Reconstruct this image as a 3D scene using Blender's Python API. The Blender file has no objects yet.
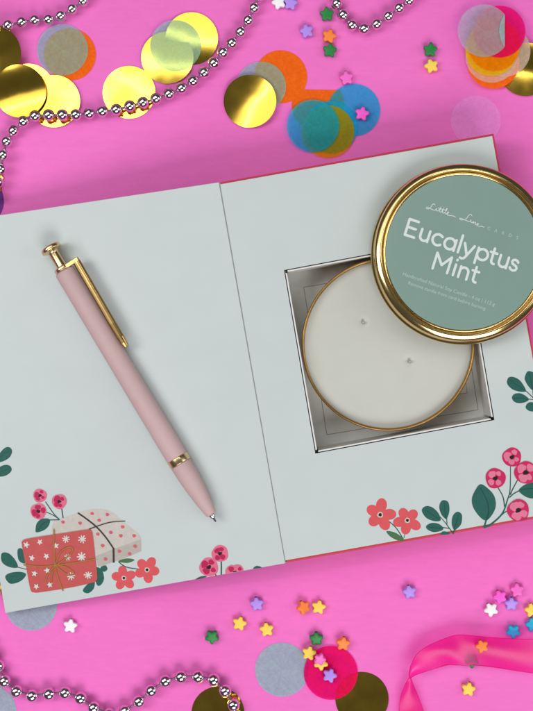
import bpy, bmesh, math, random
from mathutils import Vector, Matrix
random.seed(7)
PI = math.pi
sc = bpy.context.scene
COL = sc.collection

# ---------------------------------------------------------------- camera / scale
S = 0.000444            # metres on the table per photo pixel
D = 0.60                # camera height
CXP, CYP = 266.5, 355.5
cm = 0.01

def P(px, py, z=0.0):   # point at height z (metres)
    k = S * (D - z) / D
    return Vector(((px - CXP) * k, (CYP - py) * k, z))

cam = bpy.data.cameras.new('camera'); camo = bpy.data.objects.new('camera', cam); COL.objects.link(camo)
camo.location = (0, 0, D)
cam.sensor_fit = 'VERTICAL'; cam.sensor_height = 24; cam.sensor_width = 18
cam.lens = 24 * D / (711 * S)
cam.clip_start = 0.02; cam.clip_end = 20
sc.camera = camo

# ---------------------------------------------------------------- materials
def mat(name):
    m = bpy.data.materials.new(name); m.use_nodes = True
    nt = m.node_tree; nt.nodes.clear()
    out = nt.nodes.new('ShaderNodeOutputMaterial')
    return m, nt, out

def srgb(r, g, b):
    f = lambda c: (c/255/12.92 if c/255 <= .04045 else ((c/255+.055)/1.055)**2.4)
    return (f(r), f(g), f(b), 1)

def noise(nt, scale, detail=3, rough=.55, stretch=None):
    tc = nt.nodes.new('ShaderNodeTexCoord'); n = nt.nodes.new('ShaderNodeTexNoise')
    n.inputs['Scale'].default_value = scale; n.inputs['Detail'].default_value = detail
    n.inputs['Roughness'].default_value = rough
    if stretch:
        mp = nt.nodes.new('ShaderNodeMapping'); mp.inputs['Scale'].default_value = stretch
        nt.links.new(tc.outputs['Object'], mp.inputs['Vector']); nt.links.new(mp.outputs['Vector'], n.inputs['Vector'])
    else:
        nt.links.new(tc.outputs['Object'], n.inputs['Vector'])
    return n

def ramp(nt, src, c0, c1, p0=.3, p1=.7):
    r = nt.nodes.new('ShaderNodeValToRGB')
    r.color_ramp.elements[0].position = p0; r.color_ramp.elements[0].color = c0
    r.color_ramp.elements[1].position = p1; r.color_ramp.elements[1].color = c1
    nt.links.new(src, r.inputs['Fac']); return r

def mul(c, k): return (min(1, c[0]*k), min(1, c[1]*k), min(1, c[2]*k), 1)

def plain(name, col, rough=.5, metal=0, vary=.05, nscale=300, bump=0, bscale=1500, spec=.5, stretch=None, sss=0, coat=0, dist=1e-4):
    m, nt, out = mat(name)
    b = nt.nodes.new('ShaderNodeBsdfPrincipled')
    n = noise(nt, nscale)
    r = ramp(nt, n.outputs['Fac'], mul(col, 1-vary), mul(col, 1+vary))
    nt.links.new(r.outputs['Color'], b.inputs['Base Color'])
    b.inputs['Roughness'].default_value = rough; b.inputs['Metallic'].default_value = metal
    b.inputs['Specular IOR Level'].default_value = spec
    if coat: b.inputs['Coat Weight'].default_value = coat
    if sss:
        b.inputs['Subsurface Weight'].default_value = sss
        b.inputs['Subsurface Radius'].default_value = (1, .9, .7); b.inputs['Subsurface Scale'].default_value = .003
    if bump:
        n2 = noise(nt, bscale, 4, .6, stretch)
        bp = nt.nodes.new('ShaderNodeBump'); bp.inputs['Strength'].default_value = bump; bp.inputs['Distance'].default_value = dist
        nt.links.new(n2.outputs['Fac'], bp.inputs['Height']); nt.links.new(bp.outputs['Normal'], b.inputs['Normal'])
    nt.links.new(b.outputs['BSDF'], out.inputs['Surface'])
    return m

def tissue(name, diff, trans, fac, gloss=0.0, through=.2):
    """thin paper that lets tinted light through"""
    m, nt, out = mat(name)
    d = nt.nodes.new('ShaderNodeBsdfDiffuse'); t = nt.nodes.new('ShaderNodeBsdfTransparent')
    n = noise(nt, 900, 5, .7)
    r = ramp(nt, n.outputs['Fac'], mul(diff, .86), mul(diff, 1.12))
    nt.links.new(r.outputs['Color'], d.inputs['Color'])
    t.inputs['Color'].default_value = trans
    n2 = noise(nt, 260, 6, .75)
    mr = nt.nodes.new('ShaderNodeMapRange')
    mr.inputs['From Min'].default_value = .3; mr.inputs['From Max'].default_value = .7
    mr.inputs['To Min'].default_value = fac*.78; mr.inputs['To Max'].default_value = min(1, fac*1.2)
    nt.links.new(n2.outputs['Fac'], mr.inputs['Value'])
    mx = nt.nodes.new('ShaderNodeMixShader')
    tl = nt.nodes.new('ShaderNodeBsdfTranslucent'); nt.links.new(r.outputs['Color'], tl.inputs['Color'])
    dt = nt.nodes.new('ShaderNodeMixShader'); dt.inputs['Fac'].default_value = through
    nt.links.new(d.outputs['BSDF'], dt.inputs[1]); nt.links.new(tl.outputs['BSDF'], dt.inputs[2])
    nt.links.new(mr.outputs['Result'], mx.inputs['Fac'])
    nt.links.new(t.outputs['BSDF'], mx.inputs[1]); nt.links.new(dt.outputs['Shader'], mx.inputs[2])
    last = mx
    if gloss:
        g = nt.nodes.new('ShaderNodeBsdfGlossy'); g.inputs['Roughness'].default_value = .35
        m2 = nt.nodes.new('ShaderNodeMixShader'); m2.inputs['Fac'].default_value = gloss
        nt.links.new(mx.outputs['Shader'], m2.inputs[1]); nt.links.new(g.outputs['BSDF'], m2.inputs[2]); last = m2
    nt.links.new(last.outputs['Shader'], out.inputs['Surface'])
    return m

def table_material():
    m, nt, out = mat('pink backdrop paper')
    b = nt.nodes.new('ShaderNodeBsdfPrincipled')
    n = noise(nt, 9, 4, .5)
    r = ramp(nt, n.outputs['Fac'], (.80, .150, .520, 1), (.87, .178, .580, 1))
    fine = noise(nt, 420, 4, .7, (.25, 1, 1))
    r2 = ramp(nt, fine.outputs['Fac'], (.925, .925, .935, 1), (1.0, 1.0, 1.0, 1))
    mx = nt.nodes.new('ShaderNodeMixRGB'); mx.blend_type = 'MULTIPLY'; mx.inputs['Fac'].default_value = 1
    nt.links.new(r.outputs['Color'], mx.inputs[1]); nt.links.new(r2.outputs['Color'], mx.inputs[2])
    nt.links.new(mx.outputs['Color'], b.inputs['Base Color'])
    b.inputs['Roughness'].default_value = .6; b.inputs['Specular IOR Level'].default_value = .25
    bp = nt.nodes.new('ShaderNodeBump'); bp.inputs['Strength'].default_value = .4; bp.inputs['Distance'].default_value = 3e-4
    nt.links.new(fine.outputs['Fac'], bp.inputs['Height']); nt.links.new(bp.outputs['Normal'], b.inputs['Normal'])
    nt.links.new(b.outputs['BSDF'], out.inputs['Surface'])
    return m

M = {}
M['table'] = table_material()
M['page'] = plain('coated white page', (.525, .58, .58, 1), .42, vary=.015, nscale=60, bump=.06, bscale=2500, spec=.3)
M['board'] = plain('white board edge', (.56, .58, .57, 1), .7, bump=.1)
M['red'] = plain('red cover paper', (.50, .026, .055, 1), .5, bump=.1)
M['liner'] = plain('pale card liner', (.68, .68, .66, 1), .55, bump=.1, bscale=900)
M['floor_card'] = plain('grey card floor', (.64, .66, .63, 1), .6, vary=.03, bump=.12, bscale=900)
M['gap_shade'] = plain('painted gap shade', (.03, .028, .025, 1), .8)  # near-black colour standing in for the shade inside gaps and holes
M['hinge'] = plain('grey fold', (.30, .32, .31, 1), .7)
M['crease'] = plain('crease line', (.17, .165, .14, 1), .7)
M['crease2'] = plain('brown crease line', (.22, .16, .12, 1), .7)
M['wax'] = plain('soy wax', (.535, .545, .50, 1), .38, vary=.015, nscale=120, bump=.05, bscale=500, sss=.25, spec=.35)
M['wick'] = plain('cotton wick', (.42, .38, .32, 1), .8, bump=.3)
M['tin_gold'] = plain('antique gold tin', (.40, .235, .075, 1), .34, 1, vary=.08, bump=.05, bscale=700)
M['lid_gold'] = plain('polished gold lid', (.86, .64, .27, 1), .15, 1, vary=.05, bump=.06, bscale=300, stretch=(1, 1, 1))
M['label'] = plain('sage green label', (.195, .297, .262, 1), .4, vary=.02, nscale=80, bump=.04, bscale=2500, spec=.35)
M['ink_white'] = plain('white ink', (.62, .69, .68, 1), .5, vary=.01)
M['ink_pale'] = plain('pale ink', (.40, .52, .48, 1), .5, vary=.01)
M['pen_body'] = plain('dusty pink soft touch', (.535, .375, .375, 1), .6, vary=.02, bump=.08, bscale=3000, spec=.35)
M['pen_gold'] = plain('brushed pale gold', (.74, .56, .30, 1), .26, 1, vary=.05, bump=.05)
M['clip_gold'] = plain('bright gold clip', (.46, .30, .12, 1), .26, 1, vary=.05)
M['steel'] = plain('steel tip', (.6, .6, .62, 1), .2, 1)
M['ball'] = plain('black refill point', (.02, .02, .022, 1), .3)
M['chrome'] = plain('pink tinted chrome', (.82, .70, .78, 1), .12, 1, vary=.03)
M['cord'] = plain('mauve thread', (.22, .10, .19, 1), .35, vary=.1)
def foil(name, base, rough):
    m, nt, out = mat(name)
    b = nt.nodes.new('ShaderNodeBsdfPrincipled')
    b.inputs['Base Color'].default_value = base; b.inputs['Metallic'].default_value = 1
    n = noise(nt, 120, 3, .5); mr = nt.nodes.new('ShaderNodeMapRange')
    mr.inputs['To Min'].default_value = rough*.7; mr.inputs['To Max'].default_value = rough*1.5
    nt.links.new(n.outputs['Fac'], mr.inputs['Value']); nt.links.new(mr.outputs['Result'], b.inputs['Roughness'])
    n2 = noise(nt, 38, 2, .5)
    bp = nt.nodes.new('ShaderNodeBump'); bp.inputs['Strength'].default_value = .4; bp.inputs['Distance'].default_value = 9e-4
    nt.links.new(n2.outputs['Fac'], bp.inputs['Height']); nt.links.new(bp.outputs['Normal'], b.inputs['Normal'])
    nt.links.new(b.outputs['BSDF'], out.inputs['Surface'])
    return m
M['foil'] = foil('gold foil', (.92, .61, .085, 1), .12)
M['t_grey'] = tissue('grey blue tissue', (.50, .82, .62, 1), (.62, .80, .96, 1), .36)
M['t_grey2'] = tissue('denser grey tissue', (.47, .66, .64, 1), (.62, .82, 1, 1), .62)
M['t_grey3'] = tissue('pale grey tissue', (.52, .64, .62, 1), (.80, .85, 1, 1), .40)
M['t_blue'] = tissue('blue tissue', (.05, .68, .95, 1), (.33, .82, 1, 1), .36)
M['t_orange'] = tissue('orange paper', (1, .165, .014, 1), (1, .35, .05, 1), .84, 0, .1)
M['t_orange2'] = tissue('bright orange tissue', (1, .28, .004, 1), (1, .5, .05, 1), .75)
M['t_amber'] = tissue('amber tissue', (.95, .43, .03, 1), (1, .92, .18, 1), .34)
M['t_yellow'] = tissue('yellow tissue', (.92, .58, .02, 1), (1, .85, .12, 1), .62)
M['t_pink'] = tissue('hot pink tissue', (1, .014, .12, 1), (.85, .10, 1, 1), .68, 0, .2)
M['t_pale'] = tissue('pale pink tissue', (1, .36, .86, 1), (1, 1, 1, 1), .55, 0, .06)
M['t_cream'] = tissue('cream tissue', (.80, .72, .60, 1), (.98, .88, .84, 1), .42)
M['t_lilac'] = tissue('violet tissue', (.25, .10, .42, 1), (.55, .45, .8, 1), .55)
M['ribbon'] = tissue('sheer hot pink ribbon', (1, .006, .30, 1), (1, .15, .74, 1), .50, .035, .25)
def plastic(name, col): return plain(name, col, .45, vary=.03, bump=.03, bscale=900, spec=.45)
M['s_white'] = plastic('white plastic', (.86, .85, .87, 1))
M['s_lilac'] = plastic('lilac plastic', (.42, .24, .80, 1))
M['s_green'] = plastic('green plastic', (.004, .21, .035, 1))
M['s_orange'] = plastic('orange plastic', (.90, .23, .035, 1))
M['s_yellow'] = plastic('yellow plastic', (.90, .64, .09, 1))
M['s_pink'] = plastic('pink plastic', (.86, .14, .56, 1))
M['s_magenta'] = plastic('magenta plastic', (.90, .10, .62, 1))
M['s_teal'] = plastic('turquoise plastic', (.005, .45, .70, 1))
def ink(name, c): return plain('printed ' + name, c, .45, vary=.05, nscale=500, spec=.25)
I = dict(coral=ink('coral', (.50, .085, .085, 1)), flower=ink('flower coral', (.62, .085, .10, 1)), white=ink('white', (.62, .60, .58, 1)),
         cream=ink('cream', (.52, .485, .445, 1)), cream2=ink('dark cream', (.42, .39, .355, 1)), dot=ink('pink dot', (.60, .10, .14, 1)),
         brown=ink('dark brown', (.045, .03, .025, 1)), gold=ink('ochre', (.36, .15, .03, 1)), berry=ink('berry pink', (.66, .14, .235, 1)),
         berry_d=ink('berry crimson', (.45, .012, .085, 1)), rose=ink('rose crimson', (.52, .015, .10, 1)), rose_l=ink('rose pink', (.66, .17, .28, 1)),
         black=ink('black', (.012, .01, .01, 1)), teal=ink('teal green', (.018, .105, .085, 1)), teal_d=ink('deep teal', (.008, .05, .045, 1)),
         stem=ink('stem green', (.03, .085, .065, 1)), green=ink('leaf green', (.06, .15, .06, 1)), pale=ink('pale centre', (.55, .50, .42, 1)))

# ---------------------------------------------------------------- object helpers
def empty(name, loc, label, cat, group=None):
    o = bpy.data.objects.new(name, None); COL.objects.link(o); o.location = loc
    o.empty_display_size = .005
    tag(o, label, cat, group); return o

def tag(o, label, cat, group=None):
    o['label'] = label; o['category'] = cat
    if group: o['group'] = group
    return o

def wloc(o):
    l = Vector(o.location)
    return l + (wloc(o.parent) if o.parent else Vector())

def obj(name, bm, m, parent=None, loc=None, smooth=False):
    """link a bmesh whose verts are in world space as one object"""
    me = bpy.data.meshes.new(name)
    base = wloc(parent) if parent else (Vector(loc) if loc is not None else Vector())
    if base.length: bmesh.ops.translate(bm, verts=bm.verts, vec=-base)
    if smooth:
        for f in bm.faces: f.smooth = True
    bm.to_mesh(me); bm.free()
    for x in (m if isinstance(m, (list, tuple)) else [m]): me.materials.append(x)
    o = bpy.data.objects.new(name, me); COL.objects.link(o)
    if parent: o.parent = parent
    elif loc is not None: o.location = loc
    return o

def bevel(o, w, seg=2):
    md = o.modifiers.new('bevel', 'BEVEL'); md.width = w; md.segments = seg; md.limit_method = 'ANGLE'
    md.harden_normals = False
    return o

def add_poly(bm, pts, mi=0):
    f = bm.faces.new([bm.verts.new(p) for p in pts]); f.material_index = mi
    f.normal_update()
    return f

def add_prism(bm, bot, top, mi=0):
    a = [bm.verts.new(p) for p in bot]; b = [bm.verts.new(p) for p in top]; n = len(a)
    fs = [bm.faces.new(a[::-1]), bm.faces.new(b)]
    for i in range(n): fs.append(bm.faces.new((a[i], a[(i+1) % n], b[(i+1) % n], b[i])))
    for f in fs: f.material_index = mi
    return fs

def add_frame(bm, outer, inner, z0, z1, mi=0):
    def ring(q, z): return [bm.verts.new((p[0], p[1], z)) for p in q]
    ob, ot, ib, it = ring(outer, z0), ring(outer, z1), ring(inner, z0), ring(inner, z1)
    n = len(outer); fs = []
    for i in range(n):
        j = (i+1) % n
        fs.append(bm.faces.new((ob[i], ob[j], ot[j], ot[i])))
        fs.append(bm.faces.new((ib[j], ib[i], it[i], it[j])))
        fs.append(bm.faces.new((ot[i], ot[j], it[j], it[i])))
        fs.append(bm.faces.new((ob[j], ob[i], ib[i], ib[j])))
    for f in fs: f.material_index = mi
    bmesh.ops.recalc_face_normals(bm, faces=fs)

def add_tube(bm, pts, r, seg=8, mi=0, flat=None, caps=True):
    """round tube along points; r number or list; flat=(normal, factor) squashes it along normal"""
    pts = [Vector(p) for p in pts]; n = len(pts); rings = []
    ref = flat[0] if flat else Vector((0, 0, 1))
    for i, p in enumerate(pts):
        t = (pts[min(i+1, n-1)] - pts[max(i-1, 0)]).normalized()
        s = t.cross(ref)
        if s.length < 1e-6: s = t.cross(Vector((1, 0, 0)))
        s.normalize(); u = s.cross(t).normalized()
        rr = r[i] if isinstance(r, (list, tuple)) else r
        k = flat[1] if flat else 1
        rings.append([bm.verts.new(p + s*rr*math.cos(2*PI*a/seg) + u*rr*k*math.sin(2*PI*a/seg)) for a in range(seg)])
    fs = []
    for a, b in zip(rings, rings[1:]):
        for j in range(seg): fs.append(bm.faces.new((a[j], a[(j+1) % seg], b[(j+1) % seg], b[j])))
    if caps: fs += [bm.faces.new(rings[0][::-1]), bm.faces.new(rings[-1])]
    for f in fs: f.material_index = mi; f.smooth = True

def add_lathe(bm, prof, origin, axis=Vector((0, 0, 1)), side=Vector((1, 0, 0)), seg=48, mi=0, close=False):
    """prof: list of (radius, height)"""
    axis = axis.normalized(); side = (side - axis*side.dot(axis)).normalized(); up = axis.cross(side)
    rings = []
    for r, h in prof:
        if r < 1e-7: rings.append([bm.verts.new(origin + axis*h)])
        else: rings.append([bm.verts.new(origin + axis*h + (side*math.cos(2*PI*a/seg) + up*math.sin(2*PI*a/seg))*r) for a in range(seg)])
    pairs = list(zip(rings, rings[1:]))
    if close: pairs.append((rings[-1], rings[0]))
    for a, b in pairs:
        for j in range(seg):
            k = (j+1) % seg
            if len(a) == 1 and len(b) == 1: continue
            if len(a) == 1: f = bm.faces.new((a[0], b[k], b[j]))
            elif len(b) == 1: f = bm.faces.new((a[j], a[k], b[0]))
            else: f = bm.faces.new((a[j], a[k], b[k], b[j]))
            f.material_index = mi; f.smooth = True
    bmesh.ops.recalc_face_normals(bm, faces=bm.faces)

def crom(pts, closed=True, sub=6):
    """Catmull-Rom through 2-D points"""
    n = len(pts); out = []
    rng = range(n) if closed else range(n-1)
    g = (lambda i: pts[i % n]) if closed else (lambda i: pts[max(0, min(n-1, i))])
    for i in rng:
        p0, p1, p2, p3 = g(i-1), g(i), g(i+1), g(i+2)
        for s in range(sub):
            t = s/sub
            out.append(tuple(.5*((2*p1[k]) + (-p0[k]+p2[k])*t + (2*p0[k]-5*p1[k]+4*p2[k]-p3[k])*t*t + (-p0[k]+3*p1[k]-3*p2[k]+p3[k])*t**3) for k in range(len(p1))))
    if not closed: out.append(tuple(pts[-1]))
    return out

# ---------------------------------------------------------------- the table
bm = bmesh.new(); add_poly(bm, [(-.42, -.46, 0), (.42, -.46, 0), (.42, .46, 0), (-.42, .46, 0)])
o = obj('tabletop', bm, M['table']); o['kind'] = 'structure'

# ---------------------------------------------------------------- the book-like gift box
ZT = 2.3*cm             # top of the tray page
ZE = 0.55*cm            # height of the outer end of the cover
box = empty('book_box', P(240, 370, 0), 'open white book style gift box with floral printed pages and a square well', 'gift box')

def quad(pts, z): return [P(x, y, z) for x, y in pts]
def inset(q, d):
    """move the edges of a convex quad inwards (d>0) or outwards"""
    n = len(q); c = sum((Vector((p[0], p[1])) for p in q), Vector((0, 0)))/n; lines = []
    ds = d if isinstance(d, (list, tuple)) else [d]*n
    for i in range(n):
        a = Vector(q[i][:2]); b = Vector(q[(i+1) % n][:2]); t = (b-a).normalized(); nn = Vector((-t.y, t.x))
        if (c-a).dot(nn) < 0: nn = -nn
        lines.append((a+nn*ds[i], t))
    out = []
    for i in range(n):
        (a, t), (b, u) = lines[i-1], lines[i]
        den = t.x*u.y - t.y*u.x; s = ((b.x-a.x)*u.y - (b.y-a.y)*u.x)/den
        out.append(a + t*s)
    return out
page4 = quad([(219.6, 182.2), (285.6, 563.2), (563.5, 514), (494, 133.4)], ZT)    # TL BL BR TR
well4 = quad([(284, 270), (315.3, 453.5), (494.5, 420), (463.2, 236.5)], ZT)
page_in = inset(page4, [.0001, .0012, .0009, .0009])
# red tray wall
bm = bmesh.new()
add_frame(bm, page4, inset(well4, -.0030), .0004, ZT-.0004)
bevel(obj('tray_wall', bm, M['red'], box), .0003)
bm = bmesh.new()
add_frame(bm, inset(well4, -.0028), inset(well4, -.0011), .0032, ZT-.0005)
obj('well_gap_shade', bm, M['gap_shade'], box)  # dark walls whose colour paints the shade in the gap around the liner
bm = bmesh.new()
add_frame(bm, page_in, well4, ZT-.0004, ZT)
page_right = bevel(obj('tray_page', bm, M['page'], box), .00012, 2)
# liner: four thin card walls that stop short of each other at the corners
lo, li = inset(well4, .00038), inset(well4, .00105)
bm = bmesh.new()
for i in range(4):
    j = (i+1) % 4
    A, B, a, b = lo[i], lo[j], li[i], li[j]
    t = (B-A).normalized()*.0009
    q = [A+t, B-t, b-t*.6, a+t*.6]
    add_prism(bm, [(p.x, p.y, .0033) for p in q], [(p.x, p.y, ZT-.0001) for p in q])
bmesh.ops.recalc_face_normals(bm, faces=bm.faces)
bevel(obj('well_liner', bm, M['liner'], box), .00012, 2)
# floor of the well with its pressed lines
ZF = .0034
bm = bmesh.new(); f4 = inset(well4, -.0027)
add_prism(bm, [(p.x, p.y, .0005) for p in f4], [(p.x, p.y, ZF) for p in f4])
bmesh.ops.recalc_face_normals(bm, faces=bm.faces)
floor = obj('well_floor', bm, M['floor_card'], box)
bm = bmesh.new()
sq = quad([(303.5, 287), (326.7, 435), (478.5, 410), (455, 262)], ZF)
add_frame(bm, sq, inset(sq, .00022), ZF, ZF+.00006)
sq2 = quad([(330, 296), (349, 414), (467.6, 393), (448.5, 275)], ZF)
add_frame(bm, sq2, inset(sq2, .0002), ZF, ZF+.00006, 1)
obj('pressed_line', bm, [M['crease'], M['crease2']], floor)

# slanted cover: a plane through the hinge and its outer lower corner
H1, H2 = P(218.2, 182.4, ZT), P(284.6, 563.4, ZT)
E2 = P(5.2, 613, ZE)
CN = (E2 - H1).cross(H2 - H1).normalized()
if CN.z < 0: CN = -CN
CAMP = Vector((0, 0, D))
def L(px, py, off=0.0):
    d = P(px, py, 0) - CAMP
    t = CN.dot(H1 - CAMP)/CN.dot(d)
    return CAMP + d*t + CN*off
cov = [(218.7, 182.3), (285.0, 563.3), (5.2, 613), (-62, 224.5)]
bm = bmesh.new()
top = [L(x, y) for x, y in cov]
add_prism(bm, [p - CN*.0006 for p in top], top)
bmesh.ops.recalc_face_normals(bm, faces=bm.faces)
cover_page = bevel(obj('cover_page', bm, M['page'], box), .00012, 2)
bm = bmesh.new()
cc = sum(top, Vector())/4
ctop = [p + (cc-p)*.004 - CN*.0007 for p in top]
add_prism(bm, [p - CN*.0016 for p in ctop], ctop)
bmesh.ops.recalc_face_normals(bm, faces=bm.faces)
obj('cover_board', bm, M['red'], box)
# thin grey hinge between cover and tray
bm = bmesh.new()
h = [P(218.0, 183.2, ZT-.0004), P(284.4, 562.9, ZT-.0004), P(286.6, 562.5, ZT-.0004), P(220.4, 182.7, ZT-.0004)]
add_prism(bm, [p - Vector((0, 0, .012)) for p in h], h)
bmesh.ops.recalc_face_normals(bm, faces=bm.faces)
obj('hinge', bm, M['hinge'], box)

# ---------------------------------------------------------------- printed artwork
class Print:
    """flat ink shapes laid on a page; each later shape lies 12 microns above the one before"""
    def __init__(s, place, x0=0, y0=0, k=1.0): s.bm = bmesh.new(); s.place = place; s.n = 0; s.mats = []; s.zoom(x0, y0, k)
    def zoom(s, x0, y0, k): s.x0, s.y0, s.k = x0, y0, k; return s
    def mi(s, c):
        m = I[c]
        if m not in s.mats: s.mats.append(m)
        return s.mats.index(m)
    def raw(s, pts, c):
        s.n += 1
        vs = [s.place(s.x0 + x/s.k, s.y0 + y/s.k, 3e-5 + 1.2e-5*s.n) for x, y in pts]
        f = add_poly(s.bm, vs, s.mi(c))
        if f.normal.z < 0: f.normal_flip()
    def blob(s, pts, c, sub=6): s.raw(crom(pts, True, sub), c)
    def disc(s, x, y, r, c, n=20, wob=0.0, sx=1, rot=0):
        ph = random.random()*6; pts = []
        for i in range(n):
            a = 2*PI*i/n; q = r*(1 + wob*math.sin(3*a+ph) + wob*.5*math.sin(5*a+2*ph))
            u, v = q*math.cos(a)*sx, q*math.sin(a)
            pts.append((x + u*math.cos(rot) - v*math.sin(rot), y + u*math.sin(rot) + v*math.cos(rot)))
        s.raw(pts, c)
    def line(s, pts, w, c, w1=None, sub=5):
        p = crom(pts, False, sub) if len(pts) > 2 else pts
        n = len(p); Lf, R = [], []
        for i in range(n):
            a, b = p[max(0, i-1)], p[min(n-1, i+1)]
            dx, dy = b[0]-a[0], b[1]-a[1]; l = math.hypot(dx, dy) or 1
            ww = (w + ((w1 if w1 is not None else w) - w)*i/(n-1))/2
            Lf.append((p[i][0]-dy/l*ww, p[i][1]+dx/l*ww)); R.append((p[i][0]+dy/l*ww, p[i][1]-dx/l*ww))
        s.n += 1
        vl = [s.bm.verts.new(s.place(s.x0+x/s.k, s.y0+y/s.k, 3e-5+1.2e-5*s.n)) for x, y in Lf]
        vr = [s.bm.verts.new(s.place(s.x0+x/s.k, s.y0+y/s.k, 3e-5+1.2e-5*s.n)) for x, y in R]
        for i in range(n-1):
            f = s.bm.faces.new((vl[i], vl[i+1], vr[i+1], vr[i])); f.material_index = s.mi(c)
            f.normal_update()
            if f.normal.z < 0: f.normal_flip()
    def flower(s, x, y, r, c, rot=0.0, n=5):
        r *= 1.06
        pts = []; jit = [random.uniform(.9, 1.06) for _ in range(n)]; jr = [random.uniform(-.09, .09) for _ in range(n)]
        for i in range(150):
            a = 2*PI*i/150; q = .24
            for k in range(n):
                th = a - rot - 2*PI*k/n - jr[k]; th = (th + PI) % (2*PI) - PI
                if abs(th) > 1.2: continue
                c0, A, B = .57*jit[k], .43*jit[k], .345
                ct, st = math.cos(th), math.sin(th)
                qa = ct*ct/(A*A) + st*st/(B*B); qb = -2*c0*ct/(A*A); qc = c0*c0/(A*A) - 1
                dsc = qb*qb - 4*qa*qc
                if dsc > 0: q = max(q, (-qb + math.sqrt(dsc))/(2*qa))
            pts.append((x + r*q*math.cos(a), y + r*q*math.sin(a)))
        s.raw(pts, c)
        s.disc(x, y, r*.19, 'pale', 12, .06); s.disc(x, y, r*.11, 'black', 10, .08)
    def burst(s, x, y, r, n=8, rot=0.3):
        pts = []
        for i in range(n*2):
            a = PI*i/n + rot; q = r*(1 if i % 2 == 0 else .36) * random.uniform(.88, 1.1)
            da = .13
            if i % 2 == 0: pts += [(x+q*math.cos(a-da), y+q*math.sin(a-da)), (x+q*math.cos(a+da), y+q*math.sin(a+da))]
            else: pts.append((x+q*math.cos(a), y+q*math.sin(a)))
        s.raw(pts, 'white')
    def berry(s, x, y, r, base, spots, rot=0.0):
        s.disc(x, y, r, base, 26, .035)
        for k, (a, d, q, sx) in enumerate([(3.6, .52, .36, 1.2), (5.2, .60, .28, 1.2), (.6, .56, .30, .9), (1.9, .56, .34, 1.15)]):
            a += rot + random.uniform(-.35, .35); q *= random.uniform(.8, 1.2); d *= random.uniform(.88, 1.05)
            s.disc(x + d*r*math.cos(a), y + d*r*math.sin(a), q*r, spots, 14, .08, sx, a+PI/2)
        s.disc(x, y, r*.20, 'black', 12, .16, 1.35, rot - .6)
    def build(s, name, parent, label=None):
        o = obj(name, s.bm, s.mats, parent)
        if label: o['label'] = label
        return o
def R(px, py, off=0.0): return P(px, py, ZT+off)

# --- cover page: leaf pair at the left edge
p = Print(L, 0, 430, 7.9)
p.line([(-60, 300), (-30, 240), (0, 205)], 5, 'stem')
p.blob([(-30, 235), (0, 180), (40, 140), (75, 137), (95, 165), (80, 210), (40, 240), (-10, 255)], 'teal')
p.blob([(-40, 330), (0, 290), (45, 275), (80, 285), (92, 315), (70, 345), (30, 365), (-20, 365)], 'teal')
p.line([(-25, 240), (20, 200), (70, 160)], 2.5, 'teal_d'); p.line([(-30, 345), (20, 325), (70, 310)], 2.5, 'teal_d')
p.build('printed_leaf_sprig', cover_page, 'pair of printed teal leaves at the left edge of the cover page')
# --- gifts group
p = Print(L, 0, 430, 2.961)
p.blob([(5, 365), (25, 365), (45, 385), (52, 407), (25, 405), (5, 390)], 'teal')
p.blob([(15, 435), (30, 423), (60, 420), (77, 428), (60, 448), (30, 455)], 'teal')
p.blob([(52, 355), (65, 352), (75, 380), (72, 395), (55, 385)], 'teal')
p.line([(48, 405), (80, 413)], 2.2, 'stem')
p.build('printed_leaf_sprig', cover_page, 'printed teal leaves left of the coral present')
p = Print(L, 0, 430, 2.961)
p.blob([(300, 403), (312, 400), (318, 412), (308, 420), (298, 412)], 'teal')
p.blob([(280, 410), (300, 412), (308, 440), (297, 460), (285, 455)], 'teal')
p.blob([(247, 470), (265, 452), (280, 450), (277, 470), (262, 483), (248, 480)], 'teal')
p.build('printed_leaf_sprig', cover_page, 'printed teal leaves under the right corner of the coral present')
p = Print(L, 20, 480, 5.922)
p.line([(150, 128), (200, 200), (235, 235)], 6, 'stem'); p.line([(155, 190), (195, 208), (235, 235)], 5, 'stem')
p.line([(247, 170), (255, 225)], 7, 'stem'); p.line([(165, 237), (235, 235)], 6, 'stem')
p.blob([(175, 232), (130, 230), (100, 255), (92, 290), (97, 310), (140, 298), (170, 270)], 'teal')
p.line([(165, 240), (130, 265), (103, 300)], 3, 'teal_d')
p.berry(118, 92, 41, 'berry', 'berry_d', 0); p.berry(233, 127, 44, 'berry', 'berry_d', .5); p.berry(110, 185, 47, 'berry', 'berry_d', 1.0)
p.build('printed_berry_sprig', cover_page, 'printed pink berries and a teal leaf above the two presents')
p = Print(L, 50, 500, 4.845)
p.raw(crom([(15, 110), (60, 88), (140, 60), (190, 46), (230, 43), (290, 52), (345, 95), (400, 140), (440, 180), (442, 245), (420, 258), (310, 300), (232, 322), (215, 250), (30, 200)], True, 4), 'cream')
p.raw([(222, 272), (310, 236), (375, 214), (440, 190), (442, 245), (420, 258), (310, 300), (232, 321)], 'cream2')
for x, y in [(204, 65), (278, 70), (238, 98), (146, 112), (63, 107), (352, 130), (232, 165), (295, 157), (343, 173), (408, 173), (255, 221), (337, 248), (413, 224), (386, 261), (269, 286), (305, 110)][:15]:
    p.disc(x, y, 8, 'dot', 10, .1, 1.15, .3)
p.line([(135, 62), (175, 90), (225, 130), (270, 180), (308, 235)], 7, 'brown'); p.line([(308, 232), (309, 303)], 9, 'brown')
p.line([(188, 142), (225, 128), (290, 108), (365, 102)], 5, 'brown', 4)
p.build('printed_gift', cover_page, 'printed cream present with pink dots and dark ribbon')
p = Print(L, 20, 480, 5.922); p.n = 24
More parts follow.
